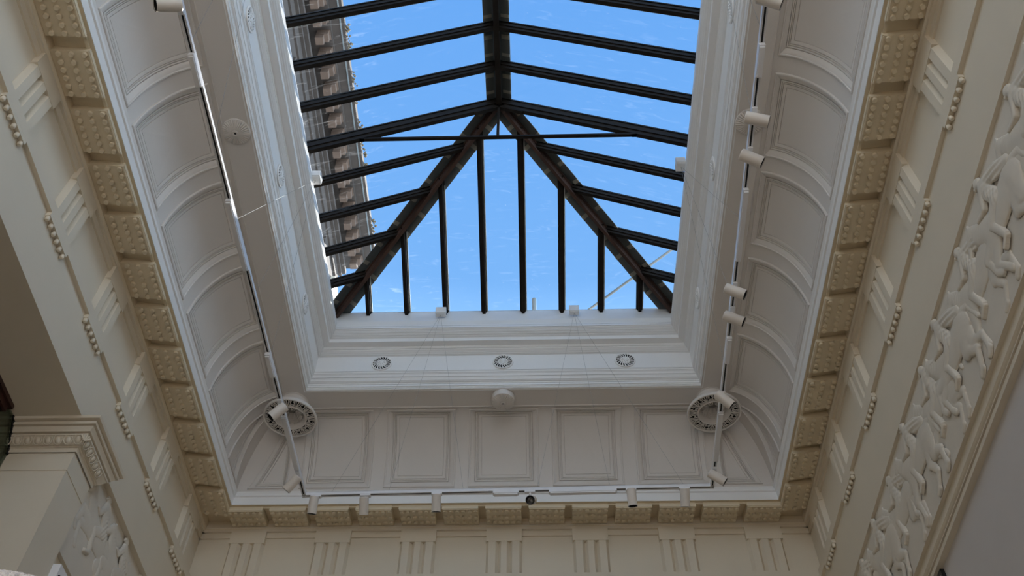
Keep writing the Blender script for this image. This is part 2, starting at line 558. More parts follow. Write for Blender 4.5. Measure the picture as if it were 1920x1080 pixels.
# corner coffers (triangular), one on each side of each hip
def corner(side, s0, sgn, off):
    # s0: edge of last bay; hip at off + w(u); s grows towards the hip with sign sgn
    n = 14
    def W(u): return CW0 + CA * math.cos(u * PI / 2)
    hip = [(sgn * (off + W(1 - i / n)), 1 - i / n) for i in range(n)]
    A = (s0, 0.0); B = (sgn * (off + W(0)), 0.0); D = (s0, 1.0); Cc = (sgn * (off + W(1)), 1.0)
    def lerp(p, q, t): return (p[0] + (q[0] - p[0]) * t, p[1] + (q[1] - p[1]) * t)
    outer = [lerp(A, B, i / n) for i in range(n)] + hip[::-1][:0]
    outer += [(sgn * (off + W(i / n)), i / n) for i in range(n)]
    outer += [lerp(Cc, D, i / n) for i in range(n)] + [lerp(D, A, i / n) for i in range(n)]
    g = sgn
    quad = [(s0 + g * .07, U0), (sgn * (off + 2.875), U0), (s0 + g * .095, .80), (s0 + g * .07, .80)]
    ring_faces(rib_mb, side, [(outer, 0.0), (edge_pts(quad, n), 0.0)], False)
    mbp = MB()
    # mouldings follow a triangle scaled towards its incentre
    cx = s0 + g * .19; cu = .20
    rr = .125
    rings = []
    for t, h in PROF:
        k = t * 0.42 / rr
        q = [(cx + (a - cx) * (1 - k), cu + (b - cu) * (1 - k)) for a, b in quad]
        rings.append((edge_pts(q, n), h))
    ring_faces(mbp, side, rings)
    return mbp
panels.append(('end', corner('end', 2.375, 1, 0.0)))
panels.append(('end', corner('end', -2.375, -1, 0.0)))
sl = 3.185 + 1.01 * 4 + .505
panels.append(('left', corner('left', sl, 1, Y0)))
panels.append(('right', corner('right', sl, 1, Y0)))
ceiling = tag(rib_mb.build('ceiling', M_ceil, smooth=30), kind='structure')
for side, p in panels:
    p.build('coffer_panel', M_ceil, ceiling, smooth=30)
# roof slab above the plaster so that light only enters by the skylight
mb = MB()
for x0, x1, y0, y1 in ((-6.2, -2.3, -6.3, 9.1), (2.3, 3.8, -6.3, 9.1), (-2.3, 2.3, Y0 + 2.3, 9.1), (-2.3, 2.3, -6.3, YR - 2.3)):
    mb.box(x0, x1, y0, y1, 8.25, 8.35)
mb.build('roof_slab', M_ceil, ceiling)

# ------------------------------------------------------------------ skylight well mouldings
prof = [(2.26, 8.098), (2.25, 8.098), (2.25, 8.118), (2.238, 8.122), (2.238, 8.150), (2.228, 8.153), (2.228, 8.162), (2.228, 8.205),
        (2.214, 8.208), (2.214, 8.222), (2.206, 8.226), (2.206, 8.238), (2.198, 8.255), (2.190, 8.275), (2.184, 8.298), (2.180, 8.302), (2.180, 8.316), (2.174, 8.32), (2.174, 8.334),
        (2.17, 8.336), (2.17, 8.612), (2.155, 8.616), (2.155, 8.632), (2.147, 8.636), (2.147, 8.650), (2.128, 8.665), (2.122, 8.695), (2.118, 8.70), (2.118, 8.715),
        (2.055, 8.722), (2.045, 8.722), (2.045, 8.778), (2.030, 8.785), (2.030, 8.802), (2.015, 8.808), (2.015, 8.828), (2.0, 8.838), (2.0, 8.862), (1.985, 8.874),
        (1.98, 8.892), (1.992, 8.96), (1.990, 9.02), (1.990, 9.026), (2.0, 9.03), (2.05, 9.27), (2.12, 9.275)]
def grooved(prof, cuts):
    """cut small square quirks into a profile at the given heights"""
    out_ = []
    for (a, b), (c, d) in zip(prof, prof[1:]):
        out_.append((a, b))
        for z, dp, hh in cuts:
            if b < z - hh and z + hh < d:
                f = lambda q: a + (c - a) * (q - b) / (d - b)
                out_ += [(f(z - hh), z - hh), (f(z - hh) + dp, z - hh), (f(z + hh) + dp, z + hh), (f(z + hh), z + hh)]
    return out_ + [prof[-1]]
prof = grooved(prof, [(8.135, .016, .004), (8.183, .014, .004), (8.215, .012, .003), (8.265, .012, .004), (8.309, .012, .003), (8.345, .010, .004), (8.603, .014, .004), (8.624, .012, .003), (8.643, .014, .003),
                      (8.680, .012, .004), (8.7925, .014, .0035), (8.818, .014, .004), (8.850, .016, .004), (8.885, .012, .004), (8.93, .010, .003)])
trim_2 = tag(ring(prof, MB()).build('trim_2', M_white), kind='structure')

# ------------------------------------------------------------------ the skylight
EX, EZ, RZ_, RY, EY = 2.05, 9.27, 10.26, 5.07, 7.378
PITCH = 0.4625
mb = ring([(2.12, 9.2), (2.12, 9.262), (1.995, 9.262), (1.995, 9.25), (2.12, 9.2)], MB())
mb = ring([(2.05, 9.262), (2.13, 9.262), (2.13, 9.29), (2.07, 9.31)], MB())
window_1 = tag(mb.build('window_1', M_white), kind='structure')
RY2 = RY - 16 * PITCH
EY2 = RY2 - (EY - RY)
def glazing(name, p0, p1, w, h, up, mt):
    b = MB()
    b.bar(p0, p1, w, .022, up, .03)              # flange at the glass
    b.bar(p0, p1, w * .78, h * .7, up, .03 - h * .12)
    b.bar(p0, p1, w * .5, h, up, .04 - h * .4)      # web
    o = b.build(name, mt, window_1)
    # pale strip along the flange, imitating the bright glint of the glass edge
    d = (Vector(p1) - Vector(p0)).normalized(); sd = d.cross(Vector(up)).normalized()
    if sd.y < 0: sd = -sd
    if abs(d.x) < .01: sd = Vector((1, 0, 0))
    q = Vector(sd) * (w / 2 + (.013 if name == 'rafter' else .004))
    f = .10 if name == 'rafter' else .06
    MB().bar(Vector(p0) + q, Vector(p0) + (Vector(p1) - Vector(p0)) * (1 - f) + q, .010, .008, up, .0).build('glint_strip', M_glint, o)
    return o
def roof_z_side(x): return EZ + (RZ_ - EZ) * (EX - abs(x)) / EX
# common rafters
ys = [RY - PITCH * k for k in range(17)]
for i, y in enumerate(ys):
    for sg in (-1, 1):
        glazing('rafter', (sg * (EX + .02), y, EZ), (0, y, RZ_), .088, .10 if i else .13, (sg * .4, 0, 1), M_bar)
# jack rafters on the sides of the near and far hips
def hip_pt(t, far=False):
    return (t * EX, (RY2 - (EY - RY) * t) if far else (RY + (EY - RY) * t), RZ_ - (RZ_ - EZ) * t)
jack_t = [k * PITCH / (EY - RY) for k in range(1, 5)]
side_feet = {}
for far in (False,):
    for t in jack_t:
        for sg in (-1, 1):
            x, y, z = hip_pt(t, far)
            glazing('rafter', (sg * (EX + .02), y, EZ), (sg * x, y, z), .082, .085, (sg * .4, 0, 1), M_bar)
for x in (.237, .705, 1.178, 1.645):
    for sg in (-1, 1):
        t = x / EX
        glazing('mullion', (sg * x, EY + .02, EZ), hip_pt(t)[:0] + (sg * x, hip_pt(t)[1], hip_pt(t)[2]), .076, .085, (0, .4, 1), M_bar)
# ridge and hips
ridge = MB().bar((0, RY2, RZ_), (0, RY, RZ_), .06, .13, (0, 0, 1), -.0)
ridge.build('ridge_bar', M_bar, window_1)
for far in (False, True):
    for sg in (-1, 1):
        a = hip_pt(0, far); b = hip_pt(1.02, far)
        q = MB().bar(a, (sg * b[0], b[1], b[2]), .038, .13, (0, 0, 1), .0)
        q.bar(a, (sg * b[0], b[1], b[2]), .07, .03, (0, 0, 1), .004)
        q.build('hip_bar', M_hip, window_1)
# lead flashing above the glass beside hips and ridge, with strips of sealing tape
def strip(p0, p1, side_dir, w0, w1, lift, th=.006):
    p0 = Vector(p0); p1 = Vector(p1); s = Vector(side_dir).normalized()
    n = (p1 - p0).cross(s).normalized()
    if n.z < 0: n = -n
    a = p0 + s * w0 + n * lift; b = p1 + s * w0 + n * lift; c = p1 + s * w1 + n * lift; d = p0 + s * w1 + n * lift
    t = n * th
    return MB().hexa([a, b, c, d, a + t, b + t, c + t, d + t])
SL = (RZ_ - EZ) / EX
SE = (RZ_ - EZ) / (EY - RY)
for far in (False,):
    for sg in (-1, 1):
        a = Vector(hip_pt(0)); b = Vector(hip_pt(1.0)); b.x *= sg
        d = (b - a).normalized()
        nside = Vector((sg * SL, 0, 1)).normalized()       # outward normal of the side slope
        nend = Vector((0, SE, 1)).normalized()
        s1 = d.cross(nside); s1 = s1 if s1.x * sg > 0 else -s1      # towards the side eave
        s2 = d.cross(nend); s2 = s2 if s2.y > 0 else -s2            # towards the end eave
        for s_, i0 in ((s1, 0.0), (s2, 0.35)):
            strip(a, b, s_, .02, .135, .016).build('flashing', M_flash, window_1)
            L = (b - a).length
            k = 0.22 + i0 * .2
            while k < L - .1:
                p = a + d * k
                strip(p, p + d * .05, s_, .045 if i0 else .06, .137, .010, .004).build('tape_strip', M_tape, window_1)
                k += .27 + random.random() * .16
for sg in (-1, 1):
    sdir = Vector((sg * 1.0, 0, -SL))
    strip((0, RY2, RZ_), (0, RY + .05, RZ_), sdir, .02, .15, .016).build('flashing', M_flash, window_1)
    for k in range(3):
        for dy, ln in ((.08, .05), (.30, .035)):
            y = RY - PITCH * (k + 1) + dy + .05 * random.random()
            strip((0, y, RZ_), (0, y + ln, RZ_), sdir, .05, .145, .010, .004).build('tape_strip', M_tape, window_1)
# tie rod and king rod of the first full truss
MB().bar((-1.62, RY, 9.415), (1.62, RY, 9.415), .035, .03).build('tie_rod', M_bar, window_1)
MB().bar((0, RY, 9.40), (0, RY, RZ_ - .05), .03, .03, (0, 1, 0), .015).build('king_rod', M_bar, window_1)
q = MB()
for sg in (-1, 1):
    q.bar((sg * .02, RY, RZ_ - .05), (sg * .32, RY, RZ_ - .05 - .30 * SL), .04, .09, (0, 0, 1), -.03)
    q.bar((sg * 1.45, RY, 9.415), (sg * 1.72, RY, 9.415), .04, .05, (0, 0, 1), .02)
q.build('gusset', M_bar, window_1)
# panes
def pane(poly, up):
    n = Vector(up).normalized() * .006
    P = [Vector(p) for p in poly]
    k = len(P)
    vs = P + [p + n for p in P]
    fs = [tuple(range(k))[::-1], tuple(range(k, 2 * k))] + [(i, (i + 1) % k, k + (i + 1) % k, k + i) for i in range(k)]
    MB().add(vs, fs).build('pane', M_glass, window_1)
for sg in (-1, 1):
    up = (sg * SL, 0, 1)
    for a, b in zip(ys, ys[1:]):
        pane([(sg * EX, a, EZ), (0, a, RZ_), (0, b, RZ_), (sg * EX, b, EZ)], up)
    ts = [0] + jack_t
    for t0, t1 in zip(ts, ts[1:]):
        p0 = hip_pt(t0); p1 = hip_pt(t1)
        pane([(sg * EX, p0[1], EZ), (sg * p0[0], p0[1], p0[2]), (sg * p1[0], p1[1], p1[2]), (sg * EX, p1[1], EZ)], up)
    p0 = hip_pt(jack_t[-1])
    pane([(sg * EX, p0[1], EZ), (sg * p0[0], p0[1], p0[2]), (sg * EX, EY, EZ)], up)
    # rear hip left as one pane per slope (behind the camera)
    pane([(sg * EX, RY2, EZ), (0, RY2, RZ_), (sg * EX, EY2, EZ)], up)
pane([(-EX, EY2, EZ), (0, RY2, RZ_), (EX, EY2, EZ)], (0, -SE, 1))
xs = [-EX, -1.645, -1.178, -.705, -.237, .237, .705, 1.178, 1.645, EX]
for a, b in zip(xs, xs[1:]):
    def top(x):
        h = hip_pt(abs(x) / EX); return (x, h[1], h[2])
    poly = [(a, EY, EZ)] + ([top(a)] if abs(a) < EX else [])
    if a < 0 < b: poly.append((0, RY, RZ_))
    poly += ([top(b)] if abs(b) < EX else []) + [(b, EY, EZ)]
    pane(poly, (0, SE, 1))

# ------------------------------------------------------------------ plaster relief friezes
def smooth_h(P, caps):
    """height field of a union of tapered capsules: (x0,z0,r0,x1,z1,r1,lift)"""
    H = np.full(P.shape[:2], -1.0)
    for x0, z0, r0, x1, z1, r1, lift in caps:
        d = np.array([x1 - x0, z1 - z0]); L2 = max(d @ d, 1e-9)
        t = np.clip(((P[..., 0] - x0) * d[0] + (P[..., 1] - z0) * d[1]) / L2, 0, 1)
        dist = np.hypot(P[..., 0] - x0 - t * d[0], P[..., 1] - z0 - t * d[1])
        r = r0 + (r1 - r0) * t
        q = 1 - (dist / r) ** 2
        h = np.where(q > 0, np.maximum(q, 0) ** .62 * (0.010 + 0.14 * r) + lift * .55, -1.0)
        k = .006
        m_ = np.maximum(H, h)
        both = (H > -.5) & (h > -.5)
        H = np.where(both, m_ + np.maximum(k - np.abs(H - h), 0) ** 2 / (4 * k), m_)
    return H
def figure_mesh(name, caps, folds=None, res=.005):
    xs_ = [c for k in caps for c in (k[0] - k[2], k[0] + k[2], k[3] - k[5], k[3] + k[5])]
    zs_ = [c for k in caps for c in (k[1] - k[2], k[1] + k[2], k[4] - k[5], k[4] + k[5])]
    X = np.arange(min(xs_) - res, max(xs_) + 2 * res, res); Z = np.arange(min(zs_) - res, max(zs_) + 2 * res, res)
    P = np.stack(np.meshgrid(X, Z), -1)
    H = smooth_h(P, caps)
    if folds:
        for (fx, fz, rad, ang, freq, amp) in folds:
            u = (P[..., 0] - fx) * math.cos(ang) + (P[..., 1] - fz) * math.sin(ang)
            g = np.exp(-((P[..., 0] - fx) ** 2 + (P[..., 1] - fz) ** 2) / rad ** 2)
            H = np.where(H > -.5, H + amp * g * np.sin(u * freq), H)
    inside = H > -.5
    Hh = np.where(inside, np.maximum(H, .002), -.006)
    ny, nx = H.shape
    idx = -np.ones((ny, nx), int)
    keep = np.zeros((ny, nx), bool)
    cell = inside[:-1, :-1] | inside[1:, :-1] | inside[:-1, 1:] | inside[1:, 1:]
    keep[:-1, :-1] |= cell; keep[1:, :-1] |= cell; keep[:-1, 1:] |= cell; keep[1:, 1:] |= cell
    idx[keep] = np.arange(keep.sum())
    vs = [(float(a), -float(h), float(b)) for a, b, h in zip(P[..., 0][keep], P[..., 1][keep], Hh[keep])]
    js, is_ = np.nonzero(cell)
    fs = [(int(idx[j, i]), int(idx[j, i + 1]), int(idx[j + 1, i + 1]), int(idx[j + 1, i])) for j, i in zip(js, is_)]
    me = bpy.data.meshes.new(name)
    me.from_pydata(vs, [], fs)
    me.materials.append(M_relief)
    me.shade_smooth()
    me.update()
    return me
def horse_caps(v):
    k = [(-.20, .47, .125, .02, .455, .115, .004), (.02, .455, .115, .20, .475, .130, .004),      # barrel
         (.20, .50, .115, .33, .62, .080, .004), (.33, .62, .080, .40, .73, .055, .004),          # neck
         (.40, .735, .050, .52, .615, .028, .006), (.385, .75, .020, .385, .80, .008, .004),      # head, ear
         (.33, .66, .045, .26, .60, .05, .006)]                                                   # mane
    if v == 0:
        fore = [(.24, .42, .06, .39, .40, .040, .010), (.39, .40, .034, .37, .24, .022, .008), (.37, .24, .024, .33, .19, .022, .006),
                (.20, .40, .055, .33, .27, .036, .002), (.33, .27, .030, .25, .14, .019, .002), (.25, .14, .024, .23, .10, .024, .002)]
        hind = [(-.24, .44, .10, -.20, .28, .058, .008), (-.20, .28, .045, -.33, .19, .028, .006), (-.33, .19, .025, -.29, .06, .021, .006), (-.29, .05, .024, -.25, .025, .022, .006),
                (-.20, .42, .08, -.10, .27, .045, .001), (-.10, .27, .036, -.20, .16, .024, .001), (-.20, .16, .022, -.14, .05, .020, .001), (-.14, .04, .024, -.10, .02, .022, .001)]
    elif v == 1:
        fore = [(.24, .44, .06, .42, .47, .038, .010), (.42, .47, .032, .47, .32, .021, .008), (.47, .32, .024, .44, .27, .022, .006),
                (.22, .42, .055, .40, .36, .034, .002), (.40, .36, .028, .36, .21, .019, .002), (.36, .21, .023, .33, .17, .022, .002)]
        hind = [(-.24, .44, .10, -.14, .30, .060, .008), (-.14, .30, .045, -.26, .18, .028, .006), (-.26, .18, .025, -.20, .05, .021, .006), (-.20, .04, .024, -.16, .02, .022, .006),
                (-.24, .42, .08, -.26, .26, .045, .001), (-.26, .26, .034, -.38, .19, .024, .001), (-.38, .19, .022, -.38, .06, .020, .001), (-.38, .05, .024, -.34, .025, .022, .001)]
    else:
        fore = [(.23, .40, .06, .31, .25, .038, .010), (.31, .25, .030, .27, .08, .021, .008), (.27, .07, .024, .31, .04, .022, .006),
                (.22, .43, .055, .40, .39, .034, .002), (.40, .39, .028, .41, .23, .019, .002), (.41, .23, .023, .37, .19, .022, .002)]
        hind = [(-.25, .44, .10, -.24, .28, .058, .008), (-.24, .28, .045, -.36, .20, .028, .006), (-.36, .20, .025, -.36, .07, .021, .006), (-.36, .06, .024, -.32, .035, .022, .006),
                (-.20, .42, .08, -.12, .27, .045, .001), (-.12, .27, .036, -.18, .14, .024, .001), (-.18, .14, .022, -.10, .05, .020, .001), (-.10, .04, .024, -.06, .03, .022, .001)]
    tail = [(-.31, .53, .035, -.40, .48, .038, .002), (-.40, .48, .038, -.45, .30, .018, .002)]
    legs = [(a[0], a[1], a[2] * 1.18 + .004, a[3], a[4], a[5] * 1.18 + .004, a[6]) for a in fore + hind]
    return k + legs + tail
def rider_caps(v):
    lean = (.0, .05, -.03)[v]
    k = [(-.02, .55, .062, .02 + lean * .6, .66, .056, .018), (.02 + lean * .6, .66, .056, .03 + lean, .745, .066, .018),     # torso
         (.035 + lean, .78, .026, .045 + lean, .80, .024, .016), (.055 + lean, .83, .042, .06 + lean, .838, .038, .016),     # neck, head
         (.095 + lean, .82, .012, .10 + lean, .815, .010, .018),                                                              # nose
         (.0, .54, .058, .15, .46, .045, .030), (.15, .46, .040, .10, .28, .026, .030), (.10, .27, .024, .17, .235, .018, .026),  # leg
         (.06 + lean, .735, .030, .13 + lean, .63, .026, .030), (.13 + lean, .63, .025, .24, .645, .018, .026)]               # arm to the reins
    if v == 0:
        k += [(-.02, .75, .04, -.15, .66, .065, .010), (-.15, .66, .065, -.27, .58, .045, .004)]                             # flying cloak
    elif v == 1:
        k += [(.02, .73, .032, -.09, .64, .026, .012), (-.09, .64, .025, .0, .59, .02, .014), (-.05, .56, .06, -.14, .44, .05, .010)]
    else:
        k += [(-.02, .73, .03, -.14, .77, .026, .010), (-.14, .77, .024, -.13, .86, .018, .010)]
    return k
ME_horse = [figure_mesh('horse', horse_caps(v), [(.30, .68, .08, 0.9, 190, .0022), (-.40, .42, .09, 0.1, 260, .0008)]) for v in range(3)]
ME_rider = [figure_mesh('rider', rider_caps(v), [(-.14, .66, .12, -1.1, 150, .005), (-.03, .58, .10, .5, 170, .0035), (.0, .66, .06, .9, 180, .002)]) for v in range(3)]
Z_REL = 4.885
def relief(side, plane, s0, s1, label, riders, face):
    root = empty('relief_frieze', (side * plane, (s0 + s1) / 2, Z_REL))
    tag(root, label, 'relief')
    ox, oy, oz = root.location
    x0, x1 = sorted((side * (plane - 0.0), side * (plane + 0.012)))
    b = MB().box(x0, x1, s0, s1, Z_REL + .006, Z_ARCH + .01)
    cuts = []
    b.build('slab', M_relief, root)
    rz = -PI / 2 if side > 0 else PI / 2
    for i, (y, v, sc, dz) in enumerate(riders):
        # figure meshes look along local -y; local +x is the heading
        for nm, me in (('horse', ME_horse[v]), ('rider', ME_rider[(v + i) % 3])):
            o = inst(nm, me, root, (-side * ((.006 if nm == 'rider' else .0) + .011 * (i % 2)), y - oy, .012 + dz), rz)
            hd = face * (-1 if side > 0 else 1)
            # right wall: local x -> -y ; left wall: local x -> +y
            o.scale = (sc * hd, (.85 if side > 0 else .68), sc * .985)
    return root
relief(1, 3.395, 0.6, YE + .02, 'long plaster relief of galloping horsemen high on the right wall under a plain band', [
(1.40, 0, 1.0, 0), (2.10, 2, 1.0, 0), (2.76, 1, 1.0, 0), (3.45, 0, 1.0, 0), (4.02, 2, 1.0, 0), (4.68, 1, 1.0, 0), (5.15, 0, 1.0, 0), (5.78, 2, 1.0, 0), (6.40, 1, .98, 0), (6.98, 0, 1.0, 0), (7.55, 2, 1.0, 0), (8.12, 1, .98, 0)], 1)
relief(-1, 3.445, 6.0, YE + .02, 'short plaster relief of galloping horsemen between the left pier and the far corner', [
    (6.76, 1, 1.0, .02), (7.32, 0, 1.0, .01), (7.86, 2, 1.0, 0), (8.26, 0, .97, 0)], -1)

# ------------------------------------------------------------------ pier with egg-and-dart capital, left
PX, PY0, PY1 = 3.405, 5.795, 6.20
pier = empty('pier', (-3.7, 6.0, FLOOR))
tag(pier, 'cream square pier with egg and dart capital at the lower left, carrying the left beam', 'pier')
MB().box(-4.9, -PX, PY0, PY1, FLOOR, 5.76).build('shaft', M_cream, pier)
b = MB()
b.box(-4.9, -PX + .006, PY0 - .006, PY1 + .006, 5.315, 5.50)
b.build('necking', M_cream, pier)
cap = [(.02, 5.495), (.022, 5.535), (.035, 5.54), (.035, 5.55), (.045, 5.552), (.085, 5.612), (.095, 5.615), (.095, 5.630), (.072, 5.631), (.072, 5.641), (.108, 5.643), (.112, 5.655), (.128, 5.684), (.116, 5.686), (.116, 5.692), (.145, 5.694), (.145, 5.724), (.132, 5.726), (.132, 5.732), (.172, 5.734), (.18, 5.757)]
def cap_mesh(prof_, name, mt):
    vs = []
    for p_, z in prof_:
        vs += [(-4.9, PY0 - p_, z), (-PX + p_, PY0 - p_, z), (-PX + p_, PY1 + p_, z), (-4.9, PY1 + p_, z)]
    fs = [(4 * k + i, 4 * k + i + 1, 4 * k + 5 + i, 4 * k + 4 + i) for k in range(len(prof_) - 1) for i in range(3)]
    return MB().add(vs, fs).build(name, mt, pier)
capital = cap_mesh(cap, 'capital', M_cream)
def egg_mesh():
    b = MB()
    b.ball((0, 0, 0), .026, 10, 6, (.98, .75, 1.25))
    # shell around the egg and the dart beside it
    pts = [(.036 * math.sin(t), -.010, -.043 * math.cos(t) + .006) for t in [k * PI / 8 - PI * .80 for k in range(0, 14)] if -.042 * math.cos(t) < .034]
    for a, c in zip(pts, pts[1:]):
        b.tube(a, c, .0055, 5)
    b.tube((.045, .0, .036), (.045, -.004, -.034), .006, 5, .002)
    return b
E0 = egg_mesh()
tilt = math.atan2(.04, .06)
Me_ = Matrix.Rotation(tilt * .8, 4, 'X')
ME_egg_f = MB(); ME_egg_f.v = list(E0.v); ME_egg_f.f = list(E0.f); ME_egg_f.xf(Me_)
ME_egg = ME_egg_f.mesh('egg', M_cream, 50)
bx_, by_, bz_ = capital.matrix_basis.translation
pl = world_loc(capital)
for k in range(12):
    x = -PX + .02 - .084 * k
    inst('egg', ME_egg, capital, Vector((x, PY0 - .066, 5.580)) - pl, 0)
for k in range(5):
    y = PY0 - .01 + .084 * k
    inst('egg', ME_egg, capital, Vector((-PX + .066, y, 5.580)) - pl, PI / 2)
# palmette on the mitre
b = MB()
c0 = Vector((-PX + .072, PY0 - .072, 5.57))
for k in range(-2, 3):
    a = k * .5
    dv = Vector((math.sin(a) * .7, math.sin(a) * .7, math.cos(a)))
    b.tube(c0, c0 + dv * .05 + Vector((.012, -.012, 0)), .006, 6, .012)
b.build('corner_palmette', M_cream, capital, 50)

# ------------------------------------------------------------------ glass partition in the left opening
GX = -3.955
gp = empty('glass_partition', (GX, 3.0, FLOOR))
tag(gp, 'dark tinted glass partition cut around the capital mouldings at the far left edge', 'glass')
outl = [(PY0, FLOOR)] + [(PY0, 5.49)] + [(PY0 - p_, z) for p_, z in cap]
poly = [(y, z) for y, z in outl] + [(1.0, 5.757), (1.0, FLOOR)]
k = len(poly)
vs = [(GX, y, z) for y, z in poly] + [(GX - .012, y, z) for y, z in poly]
MB().add(vs, [tuple(range(k)), tuple(range(k, 2 * k))[::-1]] + [(i, (i + 1) % k, k + (i + 1) % k, k + i) for i in range(k)]).build('pane', M_pglass, gp)
b = MB()
for a, c in zip(outl[1:], outl[2:]):
    b.bar((GX + .004, a[0] - .004, a[1]), (GX + .004, c[0] - .004, c[1]), .022, .012, (1, 0, 0), .004)
b.build('edge_seal', M_black, gp)
b = MB()
b.box(GX - .05, GX + .045, 1.0, 5.50, 5.715, 5.756)
b.box(GX - .05, GX + .02, 1.0, 5.47, 5.66, 5.715)
b.box(GX - .05, GX + .0, 1.0, 5.44, 5.62, 5.66)
b.build('head_rail', M_timber, gp)

# ------------------------------------------------------------------ pierced rosettes on the well fascia
def rosette_parts():
    # local: disc in the xz plane facing -y
    r = MB()
    n = 36
    prof_ = [(.104, .0), (.104, -.011), (.112, -.015), (.119, -.011), (.121, .0)]
    r.lathe([(a, -h) for a, h in prof_], (0, 0, 0), (0, -1, 0), 36, (1, 0, 0))
    for i in range(18):
        a0 = 2 * PI * i / 18; a1 = a0 + .22
        p0 = (.052 * math.cos(a0), -.010, .052 * math.sin(a0)); p1 = (.082 * math.cos(a0 + .06), -.012, .082 * math.sin(a0 + .06)); p2 = (.107 * math.cos(a1), -.009, .107 * math.sin(a1))
        r.tube(p0, p1, .0048, 6, .0062); r.tube(p1, p2, .0062, 6, .0072)
    bk = MB().lathe([(0, .004), (.110, .004)], (0, 0, 0), (0, -1, 0), 24, (1, 0, 0))
    h = MB().lathe([(.058, .003), (.058, .011), (.050, .015), (.030, .012), (.024, .017), (.012, .022), (0, .023)], (0, 0, 0), (0, -1, 0), 24, (1, 0, 0))
    for i in range(8):
        a = 2 * PI * i / 8
        h.tube((.014 * math.cos(a), -.018, .014 * math.sin(a)), (.046 * math.cos(a), -.016, .046 * math.sin(a)), .004, 6, .007)
    return r.mesh('spoked_rim', M_white, 40), bk.mesh('dark_backing', M_dark), h.mesh('hub', M_white, 40)
ME_ros = rosette_parts()
def rosette(side, s, label):
    x, y = side_xy(side, s, 2.168)
    o = empty('fascia_rosette', (x, y, 8.474), ROT[side])
    tag(o, label, 'rosette', 'pierced rosettes on the skylight fascia')
    for nm, me in zip(('spoked_rim', 'dark_backing', 'hub'), ME_ros):
        inst(nm, me, o, (0, 0, 0))
for s, w in ((-1.41, 'left of the three on the far skylight fascia'), (0, 'middle of the three on the far skylight fascia'), (1.41, 'right of the three on the far skylight fascia')):
    rosette('end', s, 'white pierced round rosette, ' + w)
for side in ('left', 'right'):
    for s, w in ((3.33, 'nearest the top of the photo'), (4.965, 'in the middle'), (6.595, 'nearest the far corner')):
        rosette(side, s, 'white pierced rosette edge-on on the %s skylight fascia, %s' % (side, w))

# ------------------------------------------------------------------ fluted ceiling bosses
def boss_mesh(drop):
    b = MB(); n = 128; rings_ = [.03, .034, .05, .075, .10, .118, .127, .131]
    vs = []
    for r in rings_:
        for i in range(n):
            t = 2 * PI * i / n
            dome = drop + .028 * (1 - (r / .131) ** 2)
            fl = 0.0 if r < .033 else .008 * (abs(math.cos(16 * t)) - .5) * min(1, (r - .03) / .02)
            if r > .129: fl = 0
            vs.append((r * math.cos(t), r * math.sin(t), -(dome + fl)))
    for r, z in ((.133, -drop + .006), (.133, -.0)):
        vs += [(r * math.cos(2 * PI * i / n), r * math.sin(2 * PI * i / n), z) for i in range(n)]
    m_ = len(rings_) + 2
    fs = [(k_ * n + i, k_ * n + (i + 1) % n, (k_ + 1) * n + (i + 1) % n, (k_ + 1) * n + i) for k_ in range(m_ - 1) for i in range(n)]
    b.add(vs, fs)
    return b.mesh('fluted_disc', M_ceil, 60)
def boss(x, y, drop, label):
    o = empty('ceiling_boss', (x, y, 8.10))
    tag(o, label, 'ceiling boss', 'fluted ceiling bosses')
    inst('fluted_disc', boss_mesh(drop), o, (0, 0, 0))
    b = MB().lathe([(.031, -.028 - drop), (.031, -.036 - drop), (.024, -.040 - drop), (.012, -.036 - drop), (.011, -.020 - drop)], n=24)
    inst('boss_ring', b.mesh('boss_ring', M_ceil, 40), o, (0, 0, 0))
    b = MB().lathe([(.0, -.030 - drop), (.0115, -.030 - drop)], n=16)
    inst('centre_hole', b.mesh('centre_hole', M_black), o, (0, 0, 0))
boss(-2.385, 4.257, .016, 'round fluted plaster boss on the flat ceiling to the left of the skylight')
boss(2.375, 4.253, .016, 'round fluted plaster boss behind a spotlight right of the skylight')
boss(0.0, 7.700, .075, 'round fluted plaster boss hanging at the middle of the far ceiling edge')

